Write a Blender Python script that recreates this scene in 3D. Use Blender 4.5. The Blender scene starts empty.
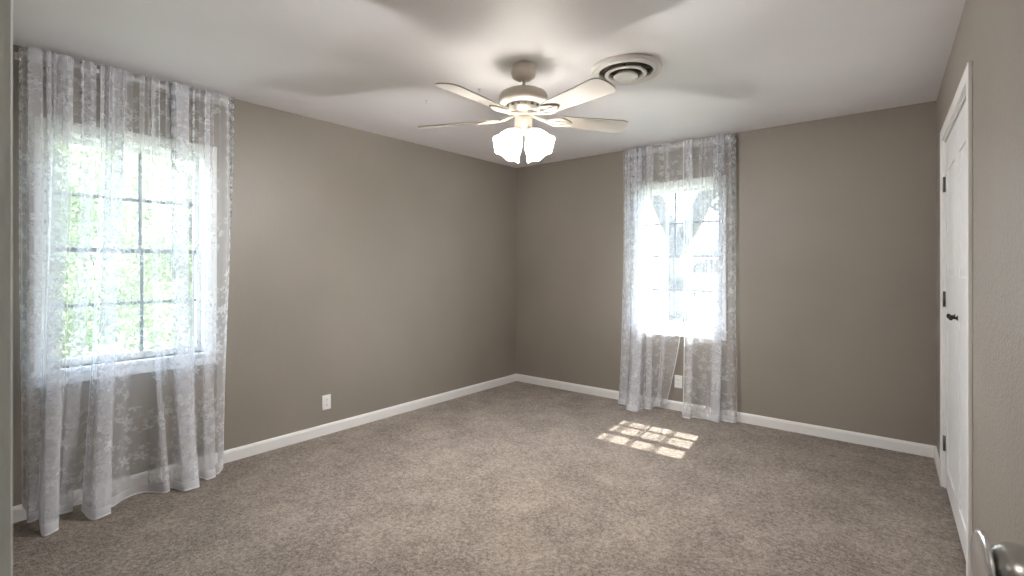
import bpy, bmesh, math, random
from mathutils import Vector, Matrix
random.seed(7)
scene = bpy.context.scene
COL = scene.collection
R = math.radians

# ------------------------------------------------------------------ camera, sky, sun, exposure
cam_d = bpy.data.cameras.new('camera')
cam = bpy.data.objects.new('camera', cam_d); COL.objects.link(cam)
cam.location = (0, 0, 1.304)
cam.rotation_euler = (R(90), 0, R(39.2))
cam_d.sensor_width = 36.0
cam_d.lens = 500.0 / 1024 * 36
cam_d.shift_y = -21.0 / 1024
cam_d.clip_start = 0.02
cam_d.dof.use_dof = True
cam_d.dof.focus_distance = 3.6
cam_d.dof.aperture_fstop = 9.0
scene.camera = cam

world = bpy.data.worlds.new('sky'); scene.world = world
world.use_nodes = True
wn = world.node_tree.nodes; wl = world.node_tree.links
wn.clear()
w_out = wn.new('ShaderNodeOutputWorld'); w_bg = wn.new('ShaderNodeBackground')
w_tc = wn.new('ShaderNodeTexCoord'); w_sep = wn.new('ShaderNodeSeparateXYZ'); w_ramp = wn.new('ShaderNodeValToRGB')
w_ramp.color_ramp.elements[0].position = 0.0; w_ramp.color_ramp.elements[0].color = (0.88, 0.94, 1.0, 1)
w_ramp.color_ramp.elements[1].position = 0.8; w_ramp.color_ramp.elements[1].color = (0.58, 0.75, 1.0, 1)
wl.new(w_tc.outputs['Generated'], w_sep.inputs[0]); wl.new(w_sep.outputs['Z'], w_ramp.inputs[0])
wl.new(w_ramp.outputs[0], w_bg.inputs[0]); wl.new(w_bg.outputs[0], w_out.inputs[0])
w_bg.inputs[1].default_value = 2.3

sun_d = bpy.data.lights.new('sun', 'SUN'); sun_d.energy = 4.4; sun_d.angle = R(0.6); sun_d.color = (1, 0.96, 0.92)
sun = bpy.data.objects.new('sun', sun_d); COL.objects.link(sun)
sun.rotation_euler = Vector((0.06, -0.587, -0.80)).to_track_quat('-Z', 'Y').to_euler()
sun.location = (-2, 12, 12)

LAMP_W = 8.0       # each bulb of the ceiling fan
FILL_W = 3.0       # unseen fill lamp added on the hall ceiling

vs = scene.view_settings
vs.view_transform = 'Standard'; vs.look = 'None'; vs.gamma = 1.0; vs.use_curve_mapping = False
vs.exposure = 2.62
cy = scene.cycles
cy.use_denoising = True
try: cy.denoiser = 'OPENIMAGEDENOISE'
except Exception: pass
cy.max_bounces = 14; cy.diffuse_bounces = 8; cy.transparent_max_bounces = 48; cy.transmission_bounces = 8
cy.caustics_reflective = False; cy.caustics_refractive = False
cy.sample_clamp_indirect = 6.0

# ------------------------------------------------------------------ materials
def mat(name, color, rough=0.6, metal=0.0, spec=0.5):
    m = bpy.data.materials.new(name); m.use_nodes = True
    b = m.node_tree.nodes['Principled BSDF']
    b.inputs['Base Color'].default_value = (*color, 1); b.inputs['Roughness'].default_value = rough
    b.inputs['Metallic'].default_value = metal; b.inputs['Specular IOR Level'].default_value = spec
    return m
class NT:
    def __init__(s, m): s.t = m.node_tree; s.n = s.t.nodes; s.l = s.t.links
    def new(s, ty, **k):
        n = s.n.new(ty)
        for a, v in k.items(): setattr(n, a, v)
        return n
    def math(s, op, a, b=None, c=None, clamp=False):
        n = s.n.new('ShaderNodeMath'); n.operation = op; n.use_clamp = clamp
        for i, v in enumerate((a, b, c)):
            if v is None: continue
            if isinstance(v, (int, float)): n.inputs[i].default_value = v
            else: s.l.new(v, n.inputs[i])
        return n.outputs[0]
    def noise(s, vec, scale, detail=2, rough=0.5):
        n = s.n.new('ShaderNodeTexNoise'); n.inputs['Scale'].default_value = scale
        n.inputs['Detail'].default_value = detail; n.inputs['Roughness'].default_value = rough
        s.l.new(vec, n.inputs['Vector']); return n.outputs['Fac']
    def ramp(s, fac, stops):
        n = s.n.new('ShaderNodeValToRGB'); e = n.color_ramp.elements
        while len(e) < len(stops): e.new(0.5)
        for q, (p, c) in zip(e, stops): q.position = p; q.color = (*c, 1)
        s.l.new(fac, n.inputs[0]); return n.outputs[0]
    def bump(s, h, strength, dist, bsdf):
        n = s.n.new('ShaderNodeBump'); n.inputs['Strength'].default_value = strength; n.inputs['Distance'].default_value = dist
        s.l.new(h, n.inputs['Height']); s.l.new(n.outputs[0], bsdf.inputs['Normal'])

def wall_mat(name, c, var=0.05, rough=0.48, bump=0.5):
    m = mat(name, c, rough, spec=0.5); t = NT(m); b = t.n['Principled BSDF']
    co = t.new('ShaderNodeTexCoord').outputs['Object']
    big = t.noise(co, 1.3, 2)
    lo = tuple(q * (1 - var) for q in c); hi = tuple(min(1, q * (1 + var)) for q in c)
    t.l.new(t.ramp(big, [(0.3, lo), (0.7, hi)]), b.inputs['Base Color'])
    fine = t.math('ADD', t.noise(co, 90, 3), t.math('MULTIPLY', t.noise(co, 30, 2), 0.8))
    t.bump(fine, bump, 0.004, b)
    return m
WALLC = (0.275, 0.244, 0.208)
M_wall = wall_mat('taupe_paint', WALLC, bump=0.22)
M_wall_textured = wall_mat('textured_taupe_paint', WALLC, bump=0.9)
M_ceil = wall_mat('ceiling_paint', (0.87, 0.86, 0.88), 0.03, 0.5, 0.12)
M_trim = mat('white_trim_paint', (0.80, 0.79, 0.77), 0.35)
M_door = mat('white_door_paint', (0.78, 0.78, 0.78), 0.38)
M_sash = mat('window_sash_paint', (0.80, 0.80, 0.80), 0.4)
M_muntin = mat('dark_muntin_backlit_rail', (0.10, 0.11, 0.14), 0.5, spec=0.3)
M_plate = mat('white_plastic', (0.82, 0.82, 0.80), 0.35)
M_slot = mat('outlet_slot', (0.08, 0.08, 0.08), 0.6)
M_dark = mat('black_metal', (0.025, 0.022, 0.02), 0.45, 0.6)
M_hinge = mat('aged_hinge_metal', (0.16, 0.145, 0.13), 0.4, 0.8)
M_nickel = mat('brushed_nickel', (0.52, 0.51, 0.48), 0.28, 1.0)
M_rose = mat('satin_plate', (0.66, 0.66, 0.66), 0.3, 0.9)
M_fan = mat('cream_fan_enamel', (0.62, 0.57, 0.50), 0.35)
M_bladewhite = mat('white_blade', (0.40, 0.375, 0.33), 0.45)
M_ventwhite = mat('white_vent_metal', (0.80, 0.79, 0.77), 0.4)
M_ventdark = mat('duct_shade_dark', (0.06, 0.052, 0.04), 0.8)
M_cased = mat('entry_trim_paint', (0.62, 0.64, 0.60), 0.4)

def carpet_mat():
    m = mat('beige_carpet', (0.4, 0.3, 0.22), 0.95, spec=0.1); t = NT(m); b = t.n['Principled BSDF']
    co = t.new('ShaderNodeTexCoord').outputs['Object']
    f1 = t.noise(co, 170, 3, 0.65); f2 = t.noise(co, 55, 3, 0.6); f3 = t.noise(co, 4.0, 3, 0.6)
    s = t.math('ADD', t.math('MULTIPLY', f1, 0.55), t.math('ADD', t.math('MULTIPLY', f2, 0.40), t.math('MULTIPLY', f3, 0.22)))
    t.l.new(t.ramp(s, [(0.46, (0.095, 0.071, 0.055)), (0.575, (0.245, 0.194, 0.153)), (0.70, (0.45, 0.372, 0.305))]), b.inputs['Base Color'])
    t.bump(t.math('ADD', f1, f2), 0.9, 0.012, b)
    b.inputs['Sheen Weight'].default_value = 0.25; b.inputs['Sheen Roughness'].default_value = 0.6
    return m
M_carpet = carpet_mat()

def glass_mat():
    m = bpy.data.materials.new('thin_window_glass'); m.use_nodes = True; t = NT(m); t.n.clear()
    o = t.new('ShaderNodeOutputMaterial'); mx = t.new('ShaderNodeMixShader')
    tr = t.new('ShaderNodeBsdfTransparent'); gl = t.new('ShaderNodeBsdfGlossy'); fr = t.new('ShaderNodeLayerWeight'); fr.inputs[0].default_value = 0.5
    tr.inputs[0].default_value = (0.96, 0.98, 0.97, 1); gl.inputs['Roughness'].default_value = 0.02
    rf = t.math('MULTIPLY_ADD', t.math('POWER', fr.outputs['Facing'], 5.0), 0.96, 0.04)
    t.l.new(rf, mx.inputs[0]); t.l.new(tr.outputs[0], mx.inputs[1]); t.l.new(gl.outputs[0], mx.inputs[2])
    t.l.new(mx.outputs[0], o.inputs[0]); return m
M_glass = glass_mat()

def lace_mat():
    m = bpy.data.materials.new('white_floral_lace'); m.use_nodes = True; t = NT(m); t.n.clear()
    out = t.new('ShaderNodeOutputMaterial')
    uv = t.new('ShaderNodeUVMap', uv_map='fabric').outputs[0]
    # five-petalled flowers scattered over a net ground
    def flowers(scale, rmax, seed):
        mp = t.new('ShaderNodeMapping'); mp.inputs['Location'].default_value = (seed, seed * 0.37, 0); t.l.new(uv, mp.inputs[0])
        v = t.new('ShaderNodeTexVoronoi'); v.voronoi_dimensions = '2D'; v.inputs['Scale'].default_value = scale; v.inputs['Randomness'].default_value = 0.85
        t.l.new(mp.outputs[0], v.inputs['Vector'])
        sub = t.new('ShaderNodeVectorMath', operation='SUBTRACT'); t.l.new(mp.outputs[0], sub.inputs[0]); t.l.new(v.outputs['Position'], sub.inputs[1])
        sp = t.new('ShaderNodeSeparateXYZ'); t.l.new(sub.outputs[0], sp.inputs[0])
        cs = t.new('ShaderNodeSeparateColor'); t.l.new(v.outputs['Color'], cs.inputs[0])
        ang = t.math('ARCTAN2', sp.outputs[1], sp.outputs[0])
        pet = t.math('COSINE', t.math('ADD', t.math('MULTIPLY', ang, 5.0), t.math('MULTIPLY', cs.outputs[0], 6.28)))
        rad = t.math('MULTIPLY', t.math('ADD', t.math('MULTIPLY', pet, 0.28), 0.72), t.math('MULTIPLY_ADD', cs.outputs[1], rmax * 0.6, rmax * 0.4))
        d = v.outputs['Distance']
        inside = t.math('MULTIPLY', t.math('SUBTRACT', t.math('MULTIPLY', rad, 1.1), d), 14.0, clamp=True)
        core = t.math('LESS_THAN', d, t.math('MULTIPLY', rad, 0.28))
        return t.math('SUBTRACT', inside, t.math('MULTIPLY', core, 0.5))
    fl = t.math('MAXIMUM', flowers(13, 0.42, 0.0), t.math('MULTIPLY', flowers(26, 0.40, 3.1), 0.8))
    cl = t.math('GREATER_THAN', t.noise(uv, 4.5, 1), 0.46)
    fl = t.math('MULTIPLY', fl, cl)
    lace = fl
    ed = t.new('ShaderNodeAttribute', attribute_name='edge').outputs['Fac']
    hm = t.new('ShaderNodeAttribute', attribute_name='hem').outputs['Fac']
    tp = t.new('ShaderNodeAttribute', attribute_name='head').outputs['Fac']
    border = t.math('LESS_THAN', ed, 0.007)
    hem = t.math('LESS_THAN', hm, 0.010)
    hemb = t.math('MULTIPLY', t.math('LESS_THAN', hm, 0.05), 0.35)
    head = t.math('MULTIPLY', t.math('LESS_THAN', tp, 0.075), 0.12)
    extra = t.math('MAXIMUM', t.math('MAXIMUM', border, hem), t.math('MAXIMUM', hemb, head))
    a = t.math('MAXIMUM', t.math('MULTIPLY', lace, 0.2), t.math('MULTIPLY', extra, 0.75))
    op = t.math('ADD', a, 0.25)
    trn = t.math('SUBTRACT', 1.0, op)
    lw = t.new('ShaderNodeLayerWeight'); lw.inputs[0].default_value = 0.5
    # Layer Weight facing = 1 - cos: cloth seen edge-on shows more thread
    cosv = t.math('MAXIMUM', t.math('SUBTRACT', 1.0, lw.outputs['Facing']), 0.12)
    tt = t.math('POWER', trn, t.math('DIVIDE', 1.0, cosv))
    df = t.new('ShaderNodeBsdfDiffuse'); df.inputs[0].default_value = (0.92, 0.92, 0.94, 1)
    tl = t.new('ShaderNodeBsdfTranslucent'); tl.inputs[0].default_value = (0.68, 0.73, 0.80, 1)
    tr = t.new('ShaderNodeBsdfTransparent')
    m1 = t.new('ShaderNodeMixShader'); m1.inputs[0].default_value = 0.30
    t.l.new(df.outputs[0], m1.inputs[1]); t.l.new(tl.outputs[0], m1.inputs[2])
    m2 = t.new('ShaderNodeMixShader'); t.l.new(tt, m2.inputs[0]); t.l.new(m1.outputs[0], m2.inputs[1]); t.l.new(tr.outputs[0], m2.inputs[2])
    t.l.new(m2.outputs[0], out.inputs[0])
    return m
M_lace = lace_mat()

def shade_mat():
    m = bpy.data.materials.new('frosted_glass_shade'); m.use_nodes = True; t = NT(m); t.n.clear()
    o = t.new('ShaderNodeOutputMaterial')
    tl = t.new('ShaderNodeBsdfTranslucent'); tl.inputs[0].default_value = (0.86, 0.85, 0.83, 1)
    tr = t.new('ShaderNodeBsdfTransparent'); tr.inputs[0].default_value = (0.95, 0.93, 0.9, 1)
    em = t.new('ShaderNodeEmission'); em.inputs[0].default_value = (1, 0.97, 0.93, 1); em.inputs[1].default_value = 0.3
    mx = t.new('ShaderNodeMixShader'); mx.inputs[0].default_value = 0.14
    ad = t.new('ShaderNodeAddShader')
    t.l.new(tl.outputs[0], mx.inputs[1]); t.l.new(tr.outputs[0], mx.inputs[2])
    t.l.new(mx.outputs[0], ad.inputs[0]); t.l.new(em.outputs[0], ad.inputs[1]); t.l.new(ad.outputs[0], o.inputs[0])
    return m
M_shade = shade_mat()
def emit_mat(name, c, s):
    m = bpy.data.materials.new(name); m.use_nodes = True; b = m.node_tree.nodes['Principled BSDF']
    b.inputs['Base Color'].default_value = (*c, 1); b.inputs['Emission Color'].default_value = (*c, 1); b.inputs['Emission Strength'].default_value = s
    return m
M_bulb = emit_mat('lit_bulb', (1, 0.96, 0.90), 3.0)
def leaf_mat(name, c1, c2):
    m = bpy.data.materials.new(name); m.use_nodes = True; t = NT(m); t.n.clear()
    o = t.new('ShaderNodeOutputMaterial'); co = t.new('ShaderNodeTexCoord').outputs['Object']
    c = t.ramp(t.noise(co, 2.5, 3), [(0.35, c1), (0.65, c2)])
    d = t.new('ShaderNodeBsdfDiffuse'); l = t.new('ShaderNodeBsdfTranslucent'); mx = t.new('ShaderNodeMixShader'); mx.inputs[0].default_value = 0.45
    t.l.new(c, d.inputs[0]); t.l.new(c, l.inputs[0]); t.l.new(d.outputs[0], mx.inputs[1]); t.l.new(l.outputs[0], mx.inputs[2]); t.l.new(mx.outputs[0], o.inputs[0])
    return m
M_leaf = leaf_mat('green_leaf', (0.14, 0.18, 0.09), (0.38, 0.43, 0.28))
M_leaf2 = leaf_mat('yellow_green_leaf', (0.22, 0.27, 0.14), (0.46, 0.50, 0.34))
def bark_mat():
    m = mat('grey_bark', (0.2, 0.18, 0.17), 0.9); t = NT(m); b = t.n['Principled BSDF']
    co = t.new('ShaderNodeTexCoord').outputs['Object']; f = t.noise(co, 18, 4, 0.7)
    t.l.new(t.ramp(f, [(0.3, (0.045, 0.042, 0.042)), (0.7, (0.12, 0.112, 0.11))]), b.inputs['Base Color']); t.bump(f, 0.8, 0.03, b)
    return m
M_bark = bark_mat()
def ground_mat(name, a, c, sc):
    m = mat(name, a, 0.95, spec=0.1); t = NT(m); b = t.n['Principled BSDF']
    co = t.new('ShaderNodeTexCoord').outputs['Object']
    t.l.new(t.ramp(t.noise(co, sc, 4, 0.7), [(0.3, a), (0.7, c)]), b.inputs['Base Color']); return m
M_lawn = ground_mat('dry_lawn', (0.16, 0.18, 0.10), (0.34, 0.35, 0.24), 3)
M_road = ground_mat('pale_concrete', (0.26, 0.255, 0.25), (0.34, 0.335, 0.32), 2)
M_siding = mat('pale_siding', (0.30, 0.34, 0.40), 0.7)
M_roof = mat('grey_shingles', (0.22, 0.22, 0.23), 0.9)
M_carwhite = mat('white_car_paint', (0.75, 0.75, 0.76), 0.25)
M_carglass = mat('tinted_car_glass', (0.015, 0.02, 0.025), 0.3, spec=0.15)
M_tyre = mat('black_rubber', (0.03, 0.03, 0.03), 0.8)
M_chrome = mat('chrome_trim', (0.6, 0.6, 0.62), 0.2, 1.0)
M_lens = mat('headlight_lens', (0.7, 0.7, 0.65), 0.1)

# ------------------------------------------------------------------ mesh helpers
def world_map(s, h, z): return (s, h, z)
class MB:
    """collects shapes; build() links them as ONE mesh object"""
    def __init__(s, fmap=world_map): s.bm = bmesh.new(); s.f = fmap
    def box(s, a, b, bevel=0.0):
        t = bmesh.new(); bmesh.ops.create_cube(t, size=1.0)
        for v in t.verts: v.co = Vector([(a[i] + b[i]) / 2 + v.co[i] * (b[i] - a[i]) for i in range(3)])
        if bevel > 0: bmesh.ops.bevel(t, geom=t.edges[:], offset=bevel, segments=2, profile=0.6, affect='EDGES')
        s._add(t)
    def _add(s, t, smooth=False):
        for f in t.faces: f.smooth = smooth
        m = bpy.data.meshes.new('tmp'); t.to_mesh(m); t.free(); s.bm.from_mesh(m); bpy.data.meshes.remove(m)
    def prism(s, prof, axis, a, b, bevel=0.0):
        """prof = closed outline in the two other axes (axis order kept), swept along axis from a to b"""
        t = bmesh.new(); o = [i for i in range(3) if i != axis]; rows = []
        for q in (a, b):
            r = []
            for p in prof:
                c = [0, 0, 0]; c[axis] = q; c[o[0]] = p[0]; c[o[1]] = p[1]; r.append(t.verts.new(c))
            rows.append(r)
        n = len(prof)
        for i in range(n): t.faces.new((rows[0][i], rows[0][(i + 1) % n], rows[1][(i + 1) % n], rows[1][i]))
        t.faces.new(rows[0]); t.faces.new(rows[1])
        bmesh.ops.recalc_face_normals(t, faces=t.faces)
        if bevel > 0: bmesh.ops.bevel(t, geom=t.edges[:], offset=bevel, segments=2, profile=0.6, affect='EDGES')
        s._add(t)
    def lathe(s, prof, mtx=None, seg=40, closed=False, wob=None):
        """prof = [(r, z)]; revolved about z then moved by mtx"""
        t = bmesh.new(); rings = []
        for k, (r, z) in enumerate(prof):
            if r < 1e-6: rings.append([t.verts.new((0, 0, z))]); continue
            ring = []
            for i in range(seg):
                a = 2 * math.pi * i / seg
                rr, zz = (r, z) if wob is None else wob(k, a, r, z)
                ring.append(t.verts.new((rr * math.cos(a), rr * math.sin(a), zz)))
            rings.append(ring)
        pairs = list(zip(rings, rings[1:]))
        if closed: pairs.append((rings[-1], rings[0]))
        for A, B in pairs:
            for i in range(seg):
                j = (i + 1) % seg
                if len(A) == 1 and len(B) == 1: continue
                if len(A) == 1: t.faces.new((A[0], B[j], B[i]))
                elif len(B) == 1: t.faces.new((A[i], A[j], B[0]))
                else: t.faces.new((A[i], A[j], B[j], B[i]))
        bmesh.ops.recalc_face_normals(t, faces=t.faces)
        if mtx is not None: bmesh.ops.transform(t, matrix=mtx, verts=t.verts)
        s._add(t, True)
    def tube(s, pts, rad, seg=12, cap=True):
        t = bmesh.new(); rings = []; n = len(pts); pts = [Vector(p) for p in pts]
        rads = rad if isinstance(rad, (list, tuple)) else [rad] * n
        up = Vector((0, 0, 1))
        for i, p in enumerate(pts):
            d = (pts[min(i + 1, n - 1)] - pts[max(i - 1, 0)]).normalized()
            if abs(d.dot(up)) > 0.95: up = Vector((1, 0, 0))
            x = d.cross(up).normalized(); y = x.cross(d).normalized(); up = y
            rings.append([t.verts.new(p + (x * math.cos(2 * math.pi * k / seg) + y * math.sin(2 * math.pi * k / seg)) * rads[i]) for k in range(seg)])
        for A, B in zip(rings, rings[1:]):
            for k in range(seg): t.faces.new((A[k], A[(k + 1) % seg], B[(k + 1) % seg], B[k]))
        if cap: t.faces.new(rings[0]); t.faces.new(rings[-1])
        bmesh.ops.recalc_face_normals(t, faces=t.faces)
        s._add(t, True)
    def build(s, name, m, parent=None, origin=None):
        bm = s.bm
        if s.f is not world_map:
            for v in bm.verts: v.co = Vector(s.f(*v.co))
            bmesh.ops.recalc_face_normals(bm, faces=bm.faces)
        if parent is not None: o0 = Vector(parent['_org'])
        elif origin is not None: o0 = Vector(origin)
        else:
            xs = [v.co.x for v in bm.verts]; ys = [v.co.y for v in bm.verts]; zs = [v.co.z for v in bm.verts]
            o0 = Vector(((min(xs) + max(xs)) / 2, (min(ys) + max(ys)) / 2, min(zs)))
        for v in bm.verts: v.co -= o0
        me = bpy.data.meshes.new(name); bm.to_mesh(me); bm.free()
        me.materials.append(m)
        return link(name, me, parent, o0)
ROOTS = []
def link(name, me, parent, o0):
    o = bpy.data.objects.new(name, me); COL.objects.link(o)
    if parent is None: o.location = o0
    else: o.parent = parent
    o['_org'] = list(o0); ROOTS.append(o)
    return o
def tag(o, label, cat, group=None, kind=None):
    o['label'] = label; o['category'] = cat
    if group: o['group'] = group
    if kind: o['kind'] = kind
    return o
def thing(name, loc, label, cat, group=None, kind=None):
    return tag(link(name, None, None, Vector(loc)), label, cat, group, kind)

# wall frames: s runs along the wall, h into the room, z up
LX, BY = -3.59, 4.48
AR = R(2.3); CR, SR = math.cos(AR), math.sin(AR)
RX = 0.088
def left_map(s, h, z): return (LX + h, s, z)
def back_map(s, h, z): return (s, BY - h, z)
def right_map(s, h, z):           # s = distance from the back corner
    return (RX + s * SR - h * CR, BY - s * CR - h * SR, z)
H = 2.44
FY = 0.03                         # the front wall's room face
# ------------------------------------------------------------------ room shell
def wall_with_hole(name, fmap, s0, s1, hole, thick, label, m=None):
    b = MB(fmap); a0, a1, z0, z1 = hole
    b.box((s0, -thick, 0), (a0, 0, H)); b.box((a1, -thick, 0), (s1, 0, H))
    if z0 > 0: b.box((a0, -thick, 0), (a1, 0, z0))
    b.box((a0, -thick, z1), (a1, 0, H))
    bmesh.ops.remove_doubles(b.bm, verts=b.bm.verts, dist=1e-5)
    return tag(b.build(name, m or M_wall), label, 'wall', kind='structure')
W1 = (0.50, 1.262, 0.755, 2.035)     # window openings: s0, s1, z0, z1
W2 = (-2.100, -1.338, 0.755, 2.035)
WT = 0.15
wall_with_hole('wall_left', left_map, FY - 0.12, BY + WT, W1, WT, 'taupe painted left wall behind the wide curtained window')
wall_with_hole('wall_back', back_map, LX, RX, W2, WT, 'taupe painted far wall with the narrower curtained window')
CL = ((BY - 3.91) / CR, (BY - 2.715) / CR)   # closet opening in the right wall
wall_with_hole('wall_right', right_map, 0, 4.62, (CL[0], CL[1], -1, 2.052), 0.12, 'taupe painted right wall around the white closet doors', M_wall_textured)
b = MB()
b.box((LX, FY - 0.12, 0), (-0.45, FY, H)); b.box((-0.45, FY - 0.12, 2.06), (0.265, FY, H))
tag(b.build('wall_front', M_wall), 'taupe painted wall around the entry doorway', 'wall', kind='structure')
b = MB(); b.box((LX - 0.3, -1.6, -0.08), (1.0, BY + 0.15, 0)); 
tag(b.build('floor', M_carpet), 'beige brown short pile carpet over the whole room', 'carpet', kind='structure')
b = MB(); b.box((LX - 0.3, -1.6, H), (1.0, BY + 0.3, H + 0.1))
tag(b.build('ceiling', M_ceil), 'off-white painted flat ceiling', 'ceiling', kind='structure')
b = MB(); b.box((-1.5, -1.6, 0), (1.0, -1.5, H)); tag(b.build('wall_hall', M_wall), 'hall wall behind the doorway', 'wall', kind='structure')
b = MB(); b.box((-1.5, -1.5, 0), (-1.4, FY - 0.12, H)); tag(b.build('wall_hall_left', M_wall), 'hall end wall left of the doorway', 'wall', kind='structure')
b = MB(); b.box((0.9, -1.5, 0), (1.0, FY - 0.12, H)); b.box((0.42, FY - 0.12, 0), (1.0, FY, H)); tag(b.build('wall_hall_right', M_wall), 'hall end wall right of the doorway', 'wall', kind='structure')
b = MB(right_map); b.box((CL[0] - 0.1, -0.72, 0), (CL[1] + 0.1, -0.66, H)); b.box((CL[0] - 0.1, -0.66, 0), (CL[0] - 0.04, -0.12, H)); b.box((CL[1] + 0.04, -0.66, 0), (CL[1] + 0.1, -0.12, H))
tag(b.build('wall_closet', M_wall), 'inside walls of the closet', 'wall', kind='structure')

# baseboards
BP = [(0, 0), (0.014, 0), (0.014, 0.062), (0.010, 0.074), (0.004, 0.081), (0, 0.081)]
def baseboard(name, fmap, s0, s1, label):
    b = MB(fmap); b.prism([(p[0], p[1]) for p in BP], 0, s0, s1); return tag(b.build(name, M_trim), label, 'baseboard', kind='structure')
baseboard('baseboard_left', left_map, FY, BY - 0.0005, 'white baseboard along the left wall')
baseboard('baseboard_back', back_map, LX + 0.0145, RX - 0.001, 'white baseboard along the far wall')
baseboard('baseboard_right', right_map, 0.0145, CL[0] - 0.062, 'short white baseboard between the far corner and closet trim')
baseboard('baseboard_right_near', right_map, CL[1] + 0.062, 4.4, 'white baseboard on the wall nearest the doorway')

# ------------------------------------------------------------------ windows
def window(name, fmap, W, recess_sign, label):
    s0, s1, z0, z1 = W
    root = tag(link(name, None, None, Vector(fmap((s0 + s1) / 2, 0, z0))), label, 'window', kind='structure')
    b = MB(fmap); cw = 0.056
    for (x0, x1) in ((s0 - cw, s0 + 0.004), (s1 - 0.004, s1 + cw)): b.box((x0, 0, z0 - 0.004), (x1, 0.018, z1 + cw), 0.003)
    b.box((s0 - cw, 0, z1 - 0.004), (s1 + cw, 0.019, z1 + cw), 0.003)
    b.build('casing', M_sash, root)
    b = MB(fmap); b.box((s0 - cw - 0.015, -0.085, z0 - 0.022), (s1 + cw + 0.015, 0.032, z0), 0.004); b.build('sill', M_sash, root)
    b = MB(fmap); b.box((s0 - cw, 0, z0 - 0.082), (s1 + cw, 0.016, z0 - 0.022), 0.003); b.build('apron', M_sash, root)
    b = MB(fmap)                                    # jamb liner inside the opening
    b.box((s0, -0.15, z0), (s0 + 0.012, 0.0, z1)); b.box((s1 - 0.012, -0.15, z0), (s1, 0.0, z1)); b.box((s0, -0.15, z1 - 0.012), (s1, 0.0, z1))
    b.build('jamb', M_sash, root)
    zm = 1.402; a, c = s0 + 0.012, s1 - 0.012
    for nm, h0, h1, za, zb in (('upper_sash', -0.125, -0.095, zm - 0.012, z1 - 0.012), ('lower_sash', -0.092, -0.062, z0, zm + 0.012)):
        w = 0.026
        f = MB(fmap)
        f.box((a, h0, za), (a + w, h1, zb), 0.002); f.box((c - w, h0, za), (c, h1, zb), 0.002)
        if nm == 'upper_sash': f.box((a + w, h0, zb - w), (c - w, h1, zb), 0.002)
        f.box((a + w, h0, za), (c - w, h1, za + (w if nm != 'lower_sash' else 0.04)), 0.002)
        sash = f.build(nm, M_sash, root)
        if nm == 'lower_sash':
            f = MB(fmap); f.box((a + w, h0, zb - w), (c - w, h1, zb), 0.002); f.build('meeting_rail', M_muntin, sash)  # white rail seen backlit: its shade is put into the dark colour
        g = MB(fmap); g.box((a + w * 0.6, (h0 + h1) / 2 - 0.002, za + w * 0.6), (c - w * 0.6, (h0 + h1) / 2 + 0.002, zb - w * 0.6)); g.build('pane', M_glass, sash)
        q = MB(fmap); zc = (za + zb) / 2 + 0.004; sc = (s0 + s1) / 2 + 0.05 * recess_sign
        q.box((a + w, h0 + 0.004, zc - 0.009), (c - w, h1 - 0.004, zc + 0.009))
        q.box((sc - 0.008, h0 + 0.005, za + w), (sc + 0.008, h1 - 0.005, zb - w))
        q.build('muntin', M_muntin, sash)
    f = MB(fmap); f.box((a, -0.148, z0), (a + 0.02, -0.13, z1 - 0.012)); f.box((c - 0.02, -0.148, z0), (c, -0.13, z1 - 0.012)); f.box((a, -0.148, z0), (c, -0.13, z0 + 0.02))
    f.build('screen_frame', M_muntin, root)
    return root
window('window_1', left_map, W1, 1, 'white double-hung window in the left wall looking onto leafy green trees')
window('window_2', back_map, W2, -1, 'white double-hung window in the far wall looking onto the street')

# ------------------------------------------------------------------ curtain rods
def rod(fmap, s0, s1, label):
    pts = []; z = 2.385; h = 0.075; r = 0.03
    pts.append((s0, 0.001, z)); pts.append((s0, h - r, z))
    for k in range(1, 6): a = k / 5 * math.pi / 2; pts.append((s0 + r - r * math.cos(a), h - r + r * math.sin(a), z))
    for k in range(0, 6): a = k / 5 * math.pi / 2; pts.append((s1 - r + r * math.sin(a), h - r + r * math.cos(a), z))
    pts.append((s1, 0.001, z))
    root = thing('curtain_rod', fmap((s0 + s1) / 2, 0, z), label, 'curtain rod', 'white curtain rods')
    b = MB(fmap); t = bmesh.new(); rows = []
    for i, p in enumerate(pts):
        p = Vector(p); d = (Vector(pts[min(i + 1, len(pts) - 1)]) - Vector(pts[max(i - 1, 0)])).normalized(); n = Vector((d.y, -d.x, 0))
        rows.append([t.verts.new(p + n * e + Vector((0, 0, g))) for e, g in ((-0.003, -0.011), (0.003, -0.011), (0.003, 0.011), (-0.003, 0.011))])
    for A, B in zip(rows, rows[1:]):
        for k in range(4): t.faces.new((A[k], A[(k + 1) % 4], B[(k + 1) % 4], B[k]))
    t.faces.new(rows[0]); t.faces.new(rows[-1]); bmesh.ops.recalc_face_normals(t, faces=t.faces); b._add(t)
    b.build('rod', M_plate, root)
    for s in (s0, s1):
        b = MB(fmap); b.box((s - 0.012, 0, z - 0.02), (s + 0.012, 0.008, z + 0.02), 0.002); b.build('bracket', M_plate, root)
rod(left_map, 0.385, 1.38, 'white flat curtain rod inside the heading of the left window lace')
rod(back_map, -2.20, -1.215, 'white flat curtain rod inside the heading of the street window lace')

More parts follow.
